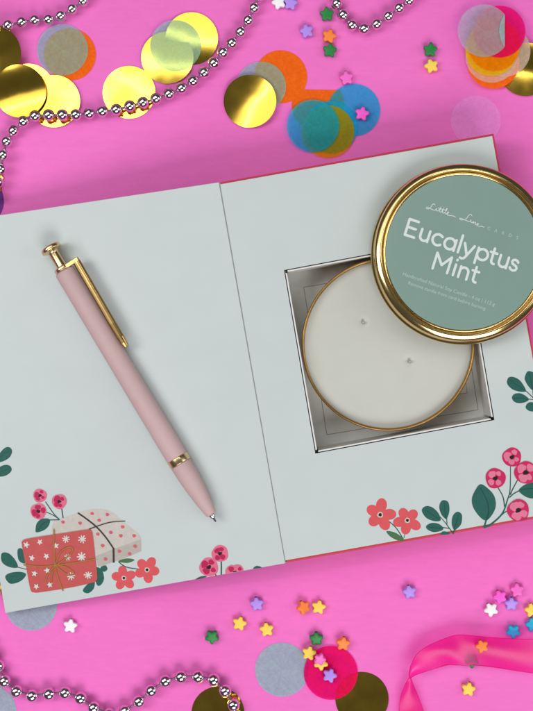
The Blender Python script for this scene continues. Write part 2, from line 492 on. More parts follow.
p.raw(crom([(12, 385), (15, 362), (34, 350), (110, 336), (250, 315), (395, 293), (418, 295), (431, 318), (446, 450), (459, 570), (452, 594), (433, 606), (300, 636), (120, 664), (82, 664), (62, 645), (36, 510)], True, 5), 'coral')
for i, (x, y) in enumerate([(273, 348), (370, 350), (365, 455), (283, 455), (303, 568), (404, 563)]): p.burst(x, y, (22, 24, 28, 20, 25, 24)[i], 8, .2+i*.3)
for i, (x, y) in enumerate([(38, 383), (118, 367), (213, 388), (72, 461), (158, 451), (163, 535), (88, 552), (98, 629), (178, 619)]): p.burst(x, y, 18, 5, i*.4); p.disc(x, y, 11, 'white', 10, .1)
p.line([(203, 290), (203, 400), (208, 505), (228, 580), (256, 655)], 8, 'gold')
p.line([(22, 500), (110, 511), (208, 505), (330, 488), (450, 467)], 8, 'gold')
p.line([(212, 502), (238, 430), (285, 398), (312, 400), (308, 427), (270, 465), (215, 505)], 8, 'gold')
p.line([(215, 505), (270, 513), (312, 538), (319, 556), (285, 560), (240, 530), (213, 507)], 8, 'gold')
p.line([(208, 510), (170, 550), (152, 603)], 7, 'gold'); p.line([(212, 512), (192, 560), (187, 612)], 6, 'gold')
p.disc(211, 506, 11, 'gold', 12, .1)
p.build('printed_gift', cover_page, 'printed coral present with white star bursts and ochre bow')
p = Print(L, 50, 500, 4.845)
p.line([(332, 300), (370, 325), (430, 335), (470, 340)], 5, 'stem')
p.blob([(330, 297), (370, 283), (410, 290), (375, 305)], 'green')
p.flower(470, 338, 62, 'flower', -1.1); p.flower(358, 378, 58, 'flower', -1.75)
p.build('printed_blossom', cover_page, 'two printed coral blossoms beside the presents')
# --- berries cut by the lower edge
p = Print(L, 185, 530, 7.614)
p.line([(276, 235), (277, 290), (276, 341)], 11, 'stem'); p.line([(222, 325), (239, 349)], 9, 'stem')
p.blob([(80, 376), (115, 355), (155, 350), (165, 356), (130, 368)], 'stem')
p.berry(267, 179, 64, 'berry', 'berry_d', .1); p.berry(182, 282, 72, 'berry', 'berry_d', .2)
p.raw([(308, 331), (309, 305), (325, 280), (350, 266), (372, 270), (398, 262), (425, 268), (442, 288), (446, 308)], 'berry')
p.disc(352, 297, 22, 'berry_d', 14, .1); p.disc(418, 295, 15, 'berry_d', 12, .1)
p.raw([(362, 321), (368, 312), (384, 308), (395, 312), (394, 317)], 'black')
p.build('printed_berry_sprig', cover_page, 'printed pink berries cut off by the lower edge of the cover page')
p = Print(L, 185, 530, 7.614)
p.raw([(516, 296), (526, 282), (545, 272), (570, 276), (590, 288)], 'teal')
p.build('printed_leaf_sprig', cover_page, 'tip of a printed teal leaf at the lower edge near the hinge')
# --- tray page
p = Print(R, 355, 490, 4.4417)
p.line([(125, 120), (180, 165), (219, 226)], 4.5, 'stem'); p.line([(232, 140), (226, 180), (217, 215)], 3, 'stem')
p.blob([(140, 183), (175, 188), (205, 207), (220, 226), (185, 222), (155, 205)], 'green')
p.flower(112, 110, 66, 'flower', -1.35); p.flower(233, 135, 60, 'flower', -2.0)
p.build('printed_blossom', page_right, 'two printed coral blossoms near the lower edge of the tray page')
p = Print(R, 355, 490, 4.4417)
p.line([(437, 195), (405, 150), (375, 115)], 5, 'stem', 3); p.line([(408, 125), (409, 155)], 4, 'stem')
p.line([(442, 170), (438, 196)], 4, 'stem'); p.line([(388, 166), (418, 171)], 4, 'stem')
for q in ([(297, 90), (315, 72), (345, 78), (372, 105), (380, 135), (350, 138), (315, 122)], [(380, 55), (395, 45), (415, 55), (420, 90), (412, 120), (405, 130), (385, 110), (375, 80)],
          [(455, 97), (475, 110), (472, 150), (450, 175), (440, 178), (430, 150), (435, 115)], [(317, 160), (340, 147), (370, 150), (392, 167), (385, 180), (350, 187), (322, 175)],
          [(380, 196), (392, 184), (415, 188), (421, 195), (400, 199)]): p.blob(q, 'teal')
for q in ([(312, 90), (345, 110), (375, 132)], [(397, 58), (400, 90), (405, 122)], [(460, 110), (452, 140), (442, 168)], [(328, 164), (355, 168), (386, 170)]): p.line(q, 1.8, 'teal_d')
p.build('printed_leaf_sprig', page_right, 'printed teal leaf sprig between the blossoms and the red berries')
p = Print(R, 460, 440, 7.11)
p.line([(168, 621), (215, 603), (300, 525), (340, 420), (357, 350), (360, 180)], 15, 'teal', 6)
p.line([(190, 560), (172, 620)], 12, 'teal'); p.line([(265, 330), (305, 400), (318, 475)], 7, 'stem', 9)
p.line([(410, 285), (375, 350), (358, 390)], 7, 'stem', 9); p.line([(430, 358), (385, 380), (352, 410)], 8, 'teal'); p.line([(350, 500), (318, 515), (296, 535)], 7, 'teal')
p.blob([(145, 315), (200, 345), (245, 400), (255, 470), (230, 530), (187, 572), (140, 545), (95, 480), (85, 420), (105, 365)], 'teal')
p.line([(145, 340), (190, 425), (205, 495), (190, 570)], 5, 'teal_d', 8)
p.blob([(420, 355), (470, 315), (540, 305), (570, 360), (540, 410), (490, 412), (440, 385)], 'teal'); p.line([(430, 355), (490, 345), (550, 345)], 4, 'teal_d')
p.berry(370, 122, 68, 'rose', 'rose_l', 0); p.berry(253, 272, 72, 'rose', 'rose_l', .2); p.berry(468, 232, 80, 'rose', 'rose_l', .4); p.berry(415, 500, 78, 'rose', 'rose_l', .1)
p.build('printed_berry_sprig', page_right, 'tall printed sprig of crimson berries with large teal leaves')
p = Print(R, 480, 350, 8.887)
p.line([(400, 355), (480, 430), (560, 500)], 8, 'stem'); p.line([(430, 437), (490, 441)], 7, 'stem'); p.line([(470, 350), (474, 425)], 6, 'stem')
for q in ([(240, 285), (255, 245), (300, 240), (360, 275), (410, 360), (370, 372), (300, 355), (255, 320)], [(400, 240), (420, 195), (450, 190), (490, 215), (500, 300), (470, 355), (430, 320), (402, 270)],
          [(285, 420), (310, 390), (370, 388), (435, 435), (400, 465), (340, 472), (300, 455)], [(408, 500), (430, 470), (470, 465), (510, 490), (500, 540), (450, 545), (415, 525)]): p.blob(q, 'teal')
for q in ([(260, 265), (330, 310), (400, 358)], [(440, 205), (455, 280), (470, 345)], [(300, 430), (360, 430), (425, 437)]): p.line(q, 3.5, 'teal_d')
p.build('printed_leaf_sprig', page_right, 'printed teal leaf sprig by the right edge beside the well')

# ---------------------------------------------------------------- candle
ZR = 2.05*cm
cc0 = P(388.5, 344.5, ZR); cr = 86.8*S*(D-ZR)/D
can = empty('candle', (cc0.x, cc0.y, ZF+.0002), 'round candle of pale cream wax in a gold tin sitting in the square well', 'candle')
bm = bmesh.new(); hz = ZR - ZF - .0002
add_lathe(bm, [(0, 0), (cr*.93, 0), (cr*.965, .0008), (cr*.97, .0016), (cr*.97, hz-.0035), (cr*.985, hz-.0022), (cr, hz-.0013), (cr, hz-.0006), (cr*.993, hz-.0001), (cr*.983, hz), (cr*.972, hz-.0003), (cr*.966, hz-.0012), (cr*.966, hz-.007)],
          Vector((cc0.x, cc0.y, ZF+.0002)), seg=128)
obj('tin', bm, M['tin_gold'], can, smooth=True)
wk = [P(363, 322.5, ZR-.0036), P(409.5, 361.5, ZR-.0036)]
bm = bmesh.new(); org = Vector((cc0.x, cc0.y, ZR-.0036)); N = 40; SG = 96; rings = []
for i in range(N+1):
    r = cr*.9665*i/N; ring = []
    for j in range(SG if i else 1):
        a = 2*PI*j/SG; q = org + Vector((r*math.cos(a), r*math.sin(a), 0))
        z = .0005*(i/N)**14
        for w in wk:
            dd = (Vector((q.x, q.y)) - Vector((w.x, w.y))).length
            z -= .0008*math.exp(-(dd/.0020)**2)
        z += .00012*math.sin(q.x*160+q.y*90)
        ring.append(bm.verts.new(q + Vector((0, 0, z))))
    rings.append(ring)
for a, b in zip(rings, rings[1:]):
    for j in range(SG):
        k = (j+1) % SG
        bm.faces.new((a[0], b[j], b[k])) if len(a) == 1 else bm.faces.new((a[j], b[j], b[k], a[k]))
obj('wax', bm, M['wax'], can, smooth=True)
for w in wk:
    bm = bmesh.new()
    add_lathe(bm, [(0, -.0012), (.00062, -.0011), (.00062, .0008), (.00045, .0012), (0, .001)], Vector((w.x, w.y, w.z)), Vector((.12, .1, 1)), seg=12)
    obj('wick', bm, M['wick'], can, smooth=True)

# ---------------------------------------------------------------- candle lid
ZL = ZT + .0004
LT = .05; LR = 91.3*S*(D-ZL-.006)/D; ZL += LR*LT
lc = P(462.2, 254.0, ZL+.003)
lid = empty('candle_lid', (lc.x, lc.y, ZL-LR*LT), 'round gold candle lid with sage green label reading Eucalyptus Mint, resting half over the candle', 'lid')
up = Vector((-.006, LT, 1)).normalized()
def ring_prof(p): return [(LR*r, z*cm) for r, z in p]
prof = ring_prof([(.962, .10), (.968, .02), (.985, 0), (.998, .04), (1.0, .11), (.992, .17), (.976, .20), (.966, .25), (.968, .31), (.972, .38), (.966, .44), (.963, .50), (.968, .58), (.972, .66), (.973, .72), (.969, .77), (.958, .82), (.940, .86), (.922, .892), (.910, .905), (.901, .898), (.894, .86), (.890, .78), (.888, .60), (.877, .60), (.875, .765), (.870, .795), (.863, .802), (.857, .797), (.852, .78), (.846, .76)])
inner = ring_prof([(.80, .70), (.83, .66), (.90, .84), (.94, .76), (.945, .5), (.945, .1)])
bm = bmesh.new(); o3 = Vector((lc.x, lc.y, ZL))
add_lathe(bm, prof, o3, up, seg=160)
rim = obj('lid_rim', bm, M['lid_gold'], lid, smooth=True)
bm = bmesh.new()
add_lathe(bm, ring_prof([(0, .66), (.86, .66), (.905, .80), (.935, .74), (.94, .5), (.945, .08), (.955, .06)]), o3, up, seg=96)
obj('lid_underside', bm, M['tin_gold'], lid, smooth=True)
bm = bmesh.new()
add_lathe(bm, ring_prof([(0, .765), (.84, .765), (.8505, .764), (.851, .755), (.84, .73), (0, .73)]), o3, up, seg=128)
label = obj('label', bm, M['label'], lid)
LZ = ZL + .765*cm
LN = up
lorg = o3 + up*(.765*cm)
def LB(px, py, off=0.0):
    d = P(px, py, 0) - CAMP; t = LN.dot(lorg-CAMP)/LN.dot(d)
    return CAMP + d*t + LN*off

# stroke lettering
A0 = math.radians(18.4)
bx, by = (math.cos(A0), math.sin(A0)); ux, uy = (math.sin(A0)*.95, -math.cos(A0))
def arc(cx, cy, rx, ry, a0, a1, n=14):
    return [(cx + rx*math.cos(math.radians(a0+(a1-a0)*i/n)), cy + ry*math.sin(math.radians(a0+(a1-a0)*i/n))) for i in range(n+1)]
X = 11.0
big = []
def G(x, y, strokes):
    for s in strokes: big.append([(x+a, y+b) for a, b in s])
u_gl = [[(0, X)] + arc(4.2, 4.2, 4.2, 4.2, 180, 360, 16) + [(8.4, X)], [(8.4, X), (8.4, 0)]]
t_gl = [[(0, 15.2), (0, 3.2)] + arc(2.8, 2.9, 2.8, 2.9, 180, 280, 8), [(-2.9, X), (3.8, X)]]
G(0, 0, [[(0, 16.4), (0, 0)], [(0, 16.4), (9.6, 16.4)], [(0, 8.4), (8.8, 8.4)], [(0, 0), (9.6, 0)]])
G(15, 0, u_gl)
G(27.6, 0, [arc(5.5, 5.5, 5.4, 5.5, 48, 312, 24)])
G(40.3, 0, [arc(5.4, 5.5, 5.4, 5.5, 0, 360, 28), [(10.8, X), (10.8, 0)]])
G(55.8, 0, [[(0, 17.6), (0, 0)]])
G(60.0, 0, [[(0, X), (5, .2)], [(10.2, X), (4.2, -2.2), (3.0, -4.0), (1.2, -4.6), (-.6, -4.4)]])
G(74.6, 0, [arc(5.5, 5.5, 5.4, 5.5, 0, 360, 28), [(0.1, X), (0.1, -4.8)]])
G(90.2, 0, t_gl)
G(97.9, 0, u_gl)
G(109.6, 0, [[(7.0, 9.2), (5.8, 10.6), (3.6, 11), (1.6, 10.2), (.9, 8.4), (1.8, 6.6), (4.0, 5.7), (6.2, 4.8), (7.2, 3.0), (6.4, 1.0), (4.2, 0), (1.8, .4), (.2, 2.0)]])
yb = -23.4
G(36.6, yb, [[(0, 0), (0, 16.4)], [(0, 16.4), (7.6, 6.0)], [(7.6, 6.0), (15.2, 16.4)], [(15.2, 16.4), (15.2, 0)]])
G(57.9, yb, [[(0, X), (0, 0)], [(0, 15.6), (0, 16.0)]])
G(63.4, yb, [[(0, X), (0, 0)], [(0, 6)] + arc(4.3, 6.6, 4.3, 4.4, 180, 0, 14) + [(8.6, 0)]])
G(78.4, yb, t_gl)
pk = S*(D-LZ)/D
def strokes(bm, lst, w, off, soft=False):
    hw = w/2
    def face(vs):
        f = bm.faces.new(vs); f.normal_update()
        if f.normal.z < 0: f.normal_flip()
    for k, st in enumerate(lst):
        o1 = off + 4e-6*k; n = len(st); Lf, Rt = [], []
        for i in range(n):
            a, b = st[max(0, i-1)], st[min(n-1, i+1)]
            dx, dy = b[0]-a[0], b[1]-a[1]; l = math.hypot(dx, dy) or 1
            Lf.append(bm.verts.new(LB(st[i][0]-dy/l*hw, st[i][1]+dx/l*hw, o1))); Rt.append(bm.verts.new(LB(st[i][0]+dy/l*hw, st[i][1]-dx/l*hw, o1)))
        for i in range(n-1): face((Lf[i], Lf[i+1], Rt[i+1], Rt[i]))
        for m_, e in enumerate((st[0], st[-1])):
            face([bm.verts.new(LB(e[0]+hw*math.cos(2*PI*q/14), e[1]+hw*math.sin(2*PI*q/14), o1-(1.2e-6 if m_ else 2.2e-6))) for q in range(14)])
bm = bmesh.new()
lst = [[(404.9 + bx*x + ux*y, 234.6 + by*x + uy*y) for x, y in s] for s in big]
strokes(bm, lst, 2.6, 3e-5)
obj('lettering', bm, M['ink_white'], label)
bm = bmesh.new()
scr = [[(76, 50), (71, 45), (63, 49), (56, 61), (44, 70), (33, 68), (34, 63), (46, 65), (58, 71), (70, 77), (78, 77)], [(78, 77), (85, 67), (83, 77), (90, 82)], [(90, 82), (101, 70), (108, 58), (101, 76), (102, 86), (108, 87)],
       [(108, 87), (117, 73), (123, 62), (115, 81), (116, 91), (123, 92)], [(123, 92), (135, 78), (139, 67), (133, 74), (129, 90), (133, 97)], [(133, 97), (144, 92), (146, 86), (139, 89), (138, 99), (150, 104), (165, 105), (181, 112)], [(93, 66), (132, 78)],
       [(264, 106), (258, 98), (248, 103), (236, 119), (218, 127), (203, 123), (203, 118), (216, 121), (232, 128), (246, 134), (253, 134)], [(253, 134), (260, 126), (258, 136), (265, 141)],
       [(265, 141), (272, 134), (270, 144), (278, 138), (283, 141), (280, 148), (286, 151)], [(286, 151), (295, 149), (297, 144), (290, 146), (289, 154), (300, 159), (312, 159), (326, 163)]]
strokes(bm, [crom([(420+x/5.076, 195+y/5.076) for x, y in s], False, 4) for s in scr], .62, 3e-5)
obj('script_logo', bm, M['ink_white'], label)

def text_mesh(body, size=1.0, spacing=1.0):
    c = bpy.data.curves.new('t', 'FONT'); c.body = body; c.size = size; c.resolution_u = 3; c.space_character = spacing; c.fill_mode = 'FRONT'
    o = bpy.data.objects.new('t', c); COL.objects.link(o)
    dg = bpy.context.evaluated_depsgraph_get(); me = bpy.data.meshes.new_from_object(o.evaluated_get(dg))
    vs = [v.co.copy() for v in me.vertices]; fs = [tuple(f.vertices) for f in me.polygons]
    bpy.data.objects.remove(o); bpy.data.curves.remove(c); bpy.data.meshes.remove(me)
    return vs, fs
def put_text(bm, body, p0, p1, hscale, off, spacing=1.0):
    vs, fs = text_mesh(body, 1.0, spacing)
    x0 = min(v.x for v in vs); x1 = max(v.x for v in vs); Lp = math.hypot(p1[0]-p0[0], p1[1]-p0[1])
    k = Lp/(x1-x0); dx, dy = (p1[0]-p0[0])/Lp, (p1[1]-p0[1])/Lp
    nv = [bm.verts.new(LB(p0[0] + dx*(v.x-x0)*k + dy*v.y*k*hscale, p0[1] + dy*(v.x-x0)*k - dx*v.y*k*hscale, off)) for v in vs]
    for f in fs:
        try: fc = bm.faces.new([nv[i] for i in f])
        except ValueError: continue
        fc.normal_update()
        if fc.normal.z < 0: fc.normal_flip()
for body, p0, p1, sp in (('Handcrafted Natural Soy Candle - 4 oz | 112 g', (402.6, 275.2), (494.5, 306.2), 1.0), ('Remove candle from card before burning', (408, 284.2), (485.2, 310.3), 1.0), ('CARDS', (487.0, 229.4), (517.8, 239.4), 2.9)):
    bm = bmesh.new(); put_text(bm, body, p0, p1, 1.0, 4e-5, sp)
    obj('small_print', bm, M['ink_pale'], label)

# ---------------------------------------------------------------- pen
Mx, My = 181.3, 459.6
ddx, ddy = .517, .856
def pp(s, n=0.0): return (Mx + ddx*s + ddy*n, My + ddy*s - ddx*n)
PR = 11.1*S*(D-.018)/D
pa, pb = L(*pp(-249)), L(*pp(70))
PX = (pb-pa).normalized(); PZ = CN; PY = PZ.cross(PX)      # PY: to the upper right when negative
q0 = S*(D-.016)/D
pen = empty('pen', L(*pp(0)), 'dusty pink click pen with gold clip and button lying on the left page', 'pen')
porg = L(*pp(0)) + PZ*(PR+.0001)
def pen_lathe(name, prof, m, parent=pen, seg=40):
    bm = bmesh.new(); add_lathe(bm, [(r*q0, s*q0) for r, s in prof], porg, PX, PZ, seg)
    return obj(name, bm, m, parent, smooth=True)
body = pen_lathe('barrel', [(0, -221), (8.2, -221), (9.9, -220.6), (10.3, -219), (10.6, -150), (11.0, -60), (11.05, -4.2), (10.7, -3.6), (0, -3.6)], M['pen_body'])
pen_lathe('band', [(9, -3.7), (11.15, -3.6), (11.25, -3.2), (11.25, 2.8), (11.1, 3.3), (9, 3.4)], M['pen_gold'])
pen_lathe('grip', [(0, 3.5), (10.6, 3.5), (10.9, 4.2), (10.6, 16), (9.9, 28), (8.6, 41), (6.9, 53), (5.5, 60.5), (4.9, 62), (0, 62.2)], M['pen_body'])
tip = pen_lathe('tip', [(0, 61.5), (3.5, 61.8), (3.3, 63), (2.6, 65.2), (2.3, 65.8), (1.4, 66.2), (1.2, 68.6), (0, 68.9)], M['steel'])
pen_lathe('ball_point', [(0, 68.3), (.95, 68.4), (.9, 69.4), (.45, 70.1), (0, 70.3)], M['ball'], tip, 12)
pen_lathe('collar', [(5, -220.8), (8.6, -221.1), (9.0, -222), (9.0, -224.6), (8.4, -225.6), (6.4, -226.2), (4, -226.3)], M['pen_gold'])
btn = pen_lathe('button', [(5.6, -225.6), (5.3, -228), (5.2, -241), (5.6, -243.6), (8.8, -244.4), (10.2, -245.0), (10.5, -246.2), (10.4, -248.2), (9.6, -249.3), (6, -249.9), (0, -250)], M['pen_gold'])
# clip
side = -PY if (-PY).dot(L(*pp(0, 10))-L(*pp(0))) > 0 else PY
def pc(s, n, h): return porg + PX*(s*q0) + side*(n*q0) + PZ*(h*q0)
bm = bmesh.new()
def sweep(bm, path, hw, th):
    """bar along (s, n, h) stations: half width hw across, th thick upward"""
    rings = []
    for (s, n, h), w in zip(path, hw):
        prof = [(-w, 0), (-w, th*.5), (-w*.8, th*.82), (-w*.5, th), (-w*.22, th*.86), (w*.22, th*.86), (w*.5, th), (w*.8, th*.82), (w, th*.5), (w, 0)]
        rings.append([bm.verts.new(pc(s, n+a, h+b)) for a, b in prof])
    for a, b in zip(rings, rings[1:]):
        for j in range(len(a)): bm.faces.new((a[j], a[(j+1) % len(a)], b[(j+1) % len(a)], b[j]))
    bm.faces.new(rings[0][::-1]); bm.faces.new(rings[-1])
    bmesh.ops.recalc_face_normals(bm, faces=bm.faces)
sweep(bm, [(-223, 16.6, 4.2), (-220, 16.6, 4.4), (-190, 16.0, 4.6), (-150, 15.2, 4.4), (-134, 14.9, 4.0), (-128, 14.7, 2.4), (-123, 14.6, .4)], [3.6, 3.9, 3.9, 3.9, 3.8, 3.4, 2.2], 3.4)
clip = bevel(obj('clip', bm, M['clip_gold'], pen), .00015, 2)
bm = bmesh.new()
add_prism(bm, [pc(-225, 3, 3.6), pc(-220.8, 3, 3.6), pc(-220.8, 20, 3.6), pc(-225, 20, 3.6)], [pc(-225, 3, 7.2), pc(-220.8, 3, 7.2), pc(-220.8, 19.6, 7.6), pc(-225, 19.6, 7.6)])
bmesh.ops.recalc_face_normals(bm, faces=bm.faces)
bevel(obj('clip_mount', bm, M['clip_gold'], clip), .0002, 2)
# ---------------------------------------------------------------- confetti discs
def disc_mesh(px, py, rpx, z0, warp, chord=None, nr=8, seg=64):
    """round paper disc; warp(u,v) gives the rise in metres over the unit disc; chord=(ux,uy,d) cuts the side beyond d"""
    c = P(px, py, z0); r = rpx*S*(D-z0)/D
    bm = bmesh.new(); rings = []
    for i in range(nr+1):
        ring = []
        for j in range(seg if i else 1):
            a = 2*PI*j/seg; u, v = math.cos(a)*i/nr, math.sin(a)*i/nr
            ring.append(bm.verts.new(Vector((c.x+u*r, c.y+v*r, c.z+warp(u, v)))))
        rings.append(ring)
    for a, b in zip(rings, rings[1:]):
        for j in range(seg):
            k = (j+1) % seg
            bm.faces.new((a[0], b[j], b[k])) if len(a) == 1 else bm.faces.new((a[j], b[j], b[k], a[k]))
    if chord:
        n = Vector((chord[0], chord[1], 0)).normalized()
        bmesh.ops.bisect_plane(bm, geom=bm.verts[:]+bm.edges[:]+bm.faces[:], plane_co=c + n*chord[2]*r, plane_no=n, clear_outer=True)
    return bm, c

def paper(name, px, py, r, z_mm, m, label, group, amp=.10, chord=None):
    ph = random.random()*6; k = random.uniform(.6, 1.2)
    w = lambda u, v: amp*.001*(.5 + .35*math.sin(2.1*u*k+ph) + .35*math.cos(1.9*v*k+ph*1.7))
    bm, c = disc_mesh(px, py, r, z_mm*.001, w, chord)
    o = obj(name, bm, M[m], None, c, smooth=True)
    return tag(o, label, 'confetti', group)

def foil_disc(px, py, r, z_mm, label, tilt=(0, 0), bend=(0, 0, 0), ripple=.02):
    """tilt: rise in mm towards +x and +y; bend: (mm, direction degrees, cubic mm) curl"""
    ca, sa = math.cos(math.radians(bend[1])), math.sin(math.radians(bend[1])); ph = random.random()*6
    raw = lambda u, v: .001*(tilt[0]*u + tilt[1]*v + bend[0]*(u*ca+v*sa)**2 + bend[2]*(u*ca+v*sa)**3 + ripple*math.sin(3*u+ph)*math.cos(2.6*v+ph))
    lo = min(raw(math.cos(a/10)*q/4, math.sin(a/10)*q/4) for a in range(63) for q in range(5))
    bm, c = disc_mesh(px, py, r, z_mm*.001, lambda u, v: raw(u, v)-lo, None, 12, 72)
    for f in bm.faces: f.smooth = True
    edge = [e for e in bm.edges if e.is_boundary]; dn = {}
    for e in edge:
        for v in e.verts:
            if v not in dn: dn[v] = (bm.verts.new(v.co), bm.verts.new(v.co - Vector((0, 0, .00008))))
    for e in edge:
        a, b = e.verts; bm.faces.new((dn[a][0], dn[a][1], dn[b][1], dn[b][0]))
    o = obj('gold_confetti', bm, M['foil'], None, c)
    return tag(o, label, 'confetti', 'gold foil confetti discs')
TG = 'tissue paper confetti discs'
# top left cluster
foil_disc(28, 90, 26.2, .1, 'bright gold foil disc mostly hidden under the streaked gold disc, top left cluster', (.1, -.1), (.25, 40, 0))
foil_disc(54, 101.3, 26.2, .6, 'gold foil disc right end of the top left cluster, bead garland crossing its lower edge', (.1, -.2), (.3, 20, .3), .05)
foil_disc(20.7, 92, 25.8, 1.9, 'gold foil disc with a broad white streak of light, top of the top left cluster', (0, 1.5), (1.7, 106, .2))
foil_disc(-4.3, 53.5, 26, 2.6, 'dark gold foil disc cut by the left edge under the short upper bead garland', (0, 2.2), (.5, 80, 0))
paper('orange_confetti', 69.8, 54.6, 26, .3, 't_orange', 'orange paper disc peeking out from under a grey tissue disc, top left', TG)
paper('grey_confetti', 62.3, 49.8, 25.7, .6, 't_grey', 'grey tissue disc lying over an orange disc, top left', TG)
foil_disc(129, 92.4, 26.4, .1, 'single gold foil disc with the bead garland running across it', (.1, -.2), (.2, 60, .2), .07)
foil_disc(191.8, 38.8, 26.2, .1, 'gold foil disc at upper right of the green looking tissue disc', (-.05, .25), (-.6, 80, .1))
foil_disc(167.4, 57.6, 26.2, .7, 'gold foil disc at lower left of the green looking tissue disc', (.05, -.1), (-.4, 80, 0))
paper('grey_confetti', 175.6, 45.6, 25.6, 1.5, 't_grey', 'grey blue tissue disc looking green over two gold discs', TG)
foil_disc(-22.6, 180.5, 26, .2, 'pale gold foil disc barely in view at the left edge above the cover', (.2, -.2), (.2, 0, 0))
paper('violet_confetti', -22.2, 201, 26, .15, 't_lilac', 'violet tissue disc barely in view at the left edge above the cover', TG)
# middle top
paper('orange_confetti', 280.7, 76.8, 26.5, .2, 't_orange', 'orange paper disc behind a grey tissue disc, above the box', TG)
paper('grey_confetti', 261, 86.6, 25, .5, 't_grey', 'grey tissue disc between an orange disc and a gold disc, above the box', TG)
foil_disc(250, 101.6, 26.3, .8, 'gold foil disc with a bright diagonal gleam, alone in front of grey and orange discs', (.55, .3), (1.1, -35, .35))
paper('orange_confetti', 318, 105, 26.3, .2, 't_orange', 'orange paper disc folded to a straight upper edge under the blue discs', TG, chord=(0.02, 1, .58))
paper('amber_confetti', 328, 131.6, 26.3, .95, 't_amber', 'amber tissue disc showing below the blue discs, touching the box edge', TG)
paper('blue_confetti', 331, 127, 26.3, .65, 't_blue', 'blue tissue disc sandwiched in the middle of the blue cluster', TG)
paper('blue_confetti', 354, 110, 26.3, .4, 't_blue', 'blue tissue disc with a magenta star on it', TG)
paper('blue_confetti', 313, 126, 26.3, 1.3, 't_blue', 'left blue tissue disc, topmost of the blue cluster', TG)
# top right stack
foil_disc(525.5, 70.3, 26.2, .1, 'gold foil disc dark in its middle, at the right edge under the colourful stack', (.2, .3), (1.6, 80, .6))
paper('orange_confetti', 493.4, 62.6, 26, 2.2, 't_orange', 'orange paper disc lowest in the colourful stack, top right', TG)
paper('cream_confetti', 491.7, 56.7, 26, 2.4, 't_cream', 'beige tissue disc just above the lowest orange disc, top right stack', TG)
paper('cream_confetti', 504.6, 50.8, 26, 2.7, 't_cream', 'pale tissue disc sticking out at the right of the top right stack', TG)
paper('yellow_confetti', 491.5, 50, 26, 3.0, 't_yellow', 'yellow tissue disc showing its left lower rim in the top right stack', TG)
paper('orange_confetti', 494, 45, 26, 3.3, 't_orange2', 'bright orange tissue disc in the middle of the top right stack', TG)
paper('pink_confetti', 499.5, 31.6, 26, 3.6, 't_pink', 'hot pink tissue disc behind the grey disc, top right stack', TG)
o = paper('grey_confetti', 484, 30.7, 26.3, 4.0, 't_grey3', 'pale grey tissue disc with its right side folded over, top of the top right stack', TG, chord=(1, 0, .79))
# the folded-over flap: the cut segment mirrored onto the disc
c = P(484, 30.7, .0043); r = 26.3*S*(D-.0043)/D
bm = bmesh.new(); th = math.acos(.79); n = 16
front = [Vector((c.x + r*(1.58-math.cos(-th+2*th*i/n)), c.y + r*math.sin(-th+2*th*i/n), c.z+.0002*math.sin(PI*i/n))) for i in range(n+1)]
add_poly(bm, front[::-1])
obj('folded_flap', bm, M['t_grey2'], o)
paper('pale_confetti', 475.9, 120.7, 25, .2, 't_pale', 'pale pink tissue disc almost the colour of the table, above the box corner', TG)
# bottom
paper('grey_confetti', 31, 604.7, 26, .2, 't_grey2', 'grey tissue disc half tucked under the lower left corner of the cover', TG)
paper('grey_confetti', -10.5, 712, 27, .2, 't_grey2', 'grey blue tissue disc in the lower left corner of the photo under the beads', TG)
foil_disc(218, 713, 26.4, .1, 'dark gold foil disc at the bottom edge under the end of the bead garland', (0, -.3), (.15, 60, 0))
paper('grey_confetti', 282, 669.6, 27, .2, 't_grey2', 'grey blue tissue disc beside the hot pink disc below the box', TG)
foil_disc(362, 698.5, 26.6, .1, 'dark gold foil disc half slid under the hot pink disc below the box', (.1, -.3), (.2, 130, 0), .03)
paper('pink_confetti', 330.8, 672.8, 27, .75, 't_pink', 'hot pink tissue disc carrying stars, overlapping a dark gold disc', TG)

# ---------------------------------------------------------------- bead garlands
def bead_mesh():
    bm = bmesh.new(); bmesh.ops.create_uvsphere(bm, u_segments=28, v_segments=18, radius=1)
    for f in bm.faces: f.smooth = True
    me = bpy.data.meshes.new('bead'); bm.to_mesh(me); bm.free(); me.materials.append(M['chrome']); return me
BEAD = bead_mesh()
def garland(pts, rpx, label, lifts=None):
    r = rpx*S*.99; root = empty('bead_garland', P(*pts[len(pts)//2], 0), label, 'bead garland', 'metallic bead garlands')
    base = Vector(root.location); cs = []
    for i, (x, y) in enumerate(pts):
        z = r + .0004 + (lifts(x, y) if lifts else 0) + random.uniform(0, .0003)
        c = P(x, y, z); cs.append(c)
    bm = bmesh.new(); path = []
    for i in range(len(cs)-1):
        for k in range(4):
            t = k/4; q = cs[i].lerp(cs[i+1], t); q.z -= .0005*math.sin(PI*t); path.append(q)
    path.append(cs[-1])
    add_tube(bm, path, .00055, 8); obj('thread', bm, M['cord'], root)
    for c in cs:
        b = bpy.data.objects.new('bead', BEAD); COL.objects.link(b); b.parent = root
        b.location = c - base; b.scale = (r, r, r*random.uniform(.97, 1.02)); b.rotation_euler = (random.random(), random.random(), 0)
def lift_top(x, y):
    if 0 < x < 82 and 70 < y < 125: return .0018
    if 100 < x < 157: return .0009
    if y > 150 and x < 4: return .0022
    return 0
g1 = [(-6, 195), (-2.4, 182.5), (.5, 169), (2.7, 155), (6.4, 141.6), (13, 131), (23.2, 121.6), (35, 116), (48.6, 115), (62.3, 115), (75.9, 114.8), (89.2, 113.5), (102.3, 111.4), (116.2, 109.6), (129.8, 106.1), (143, 102.6), (156, 98.6), (169, 94), (181.7, 88.4), (193, 81.2),
      (204, 72.7), (213.8, 63), (223, 52.6), (232, 43), (240.5, 31.8), (248, 20.3), (253.9, 8), (259, -4), (264, -17)]
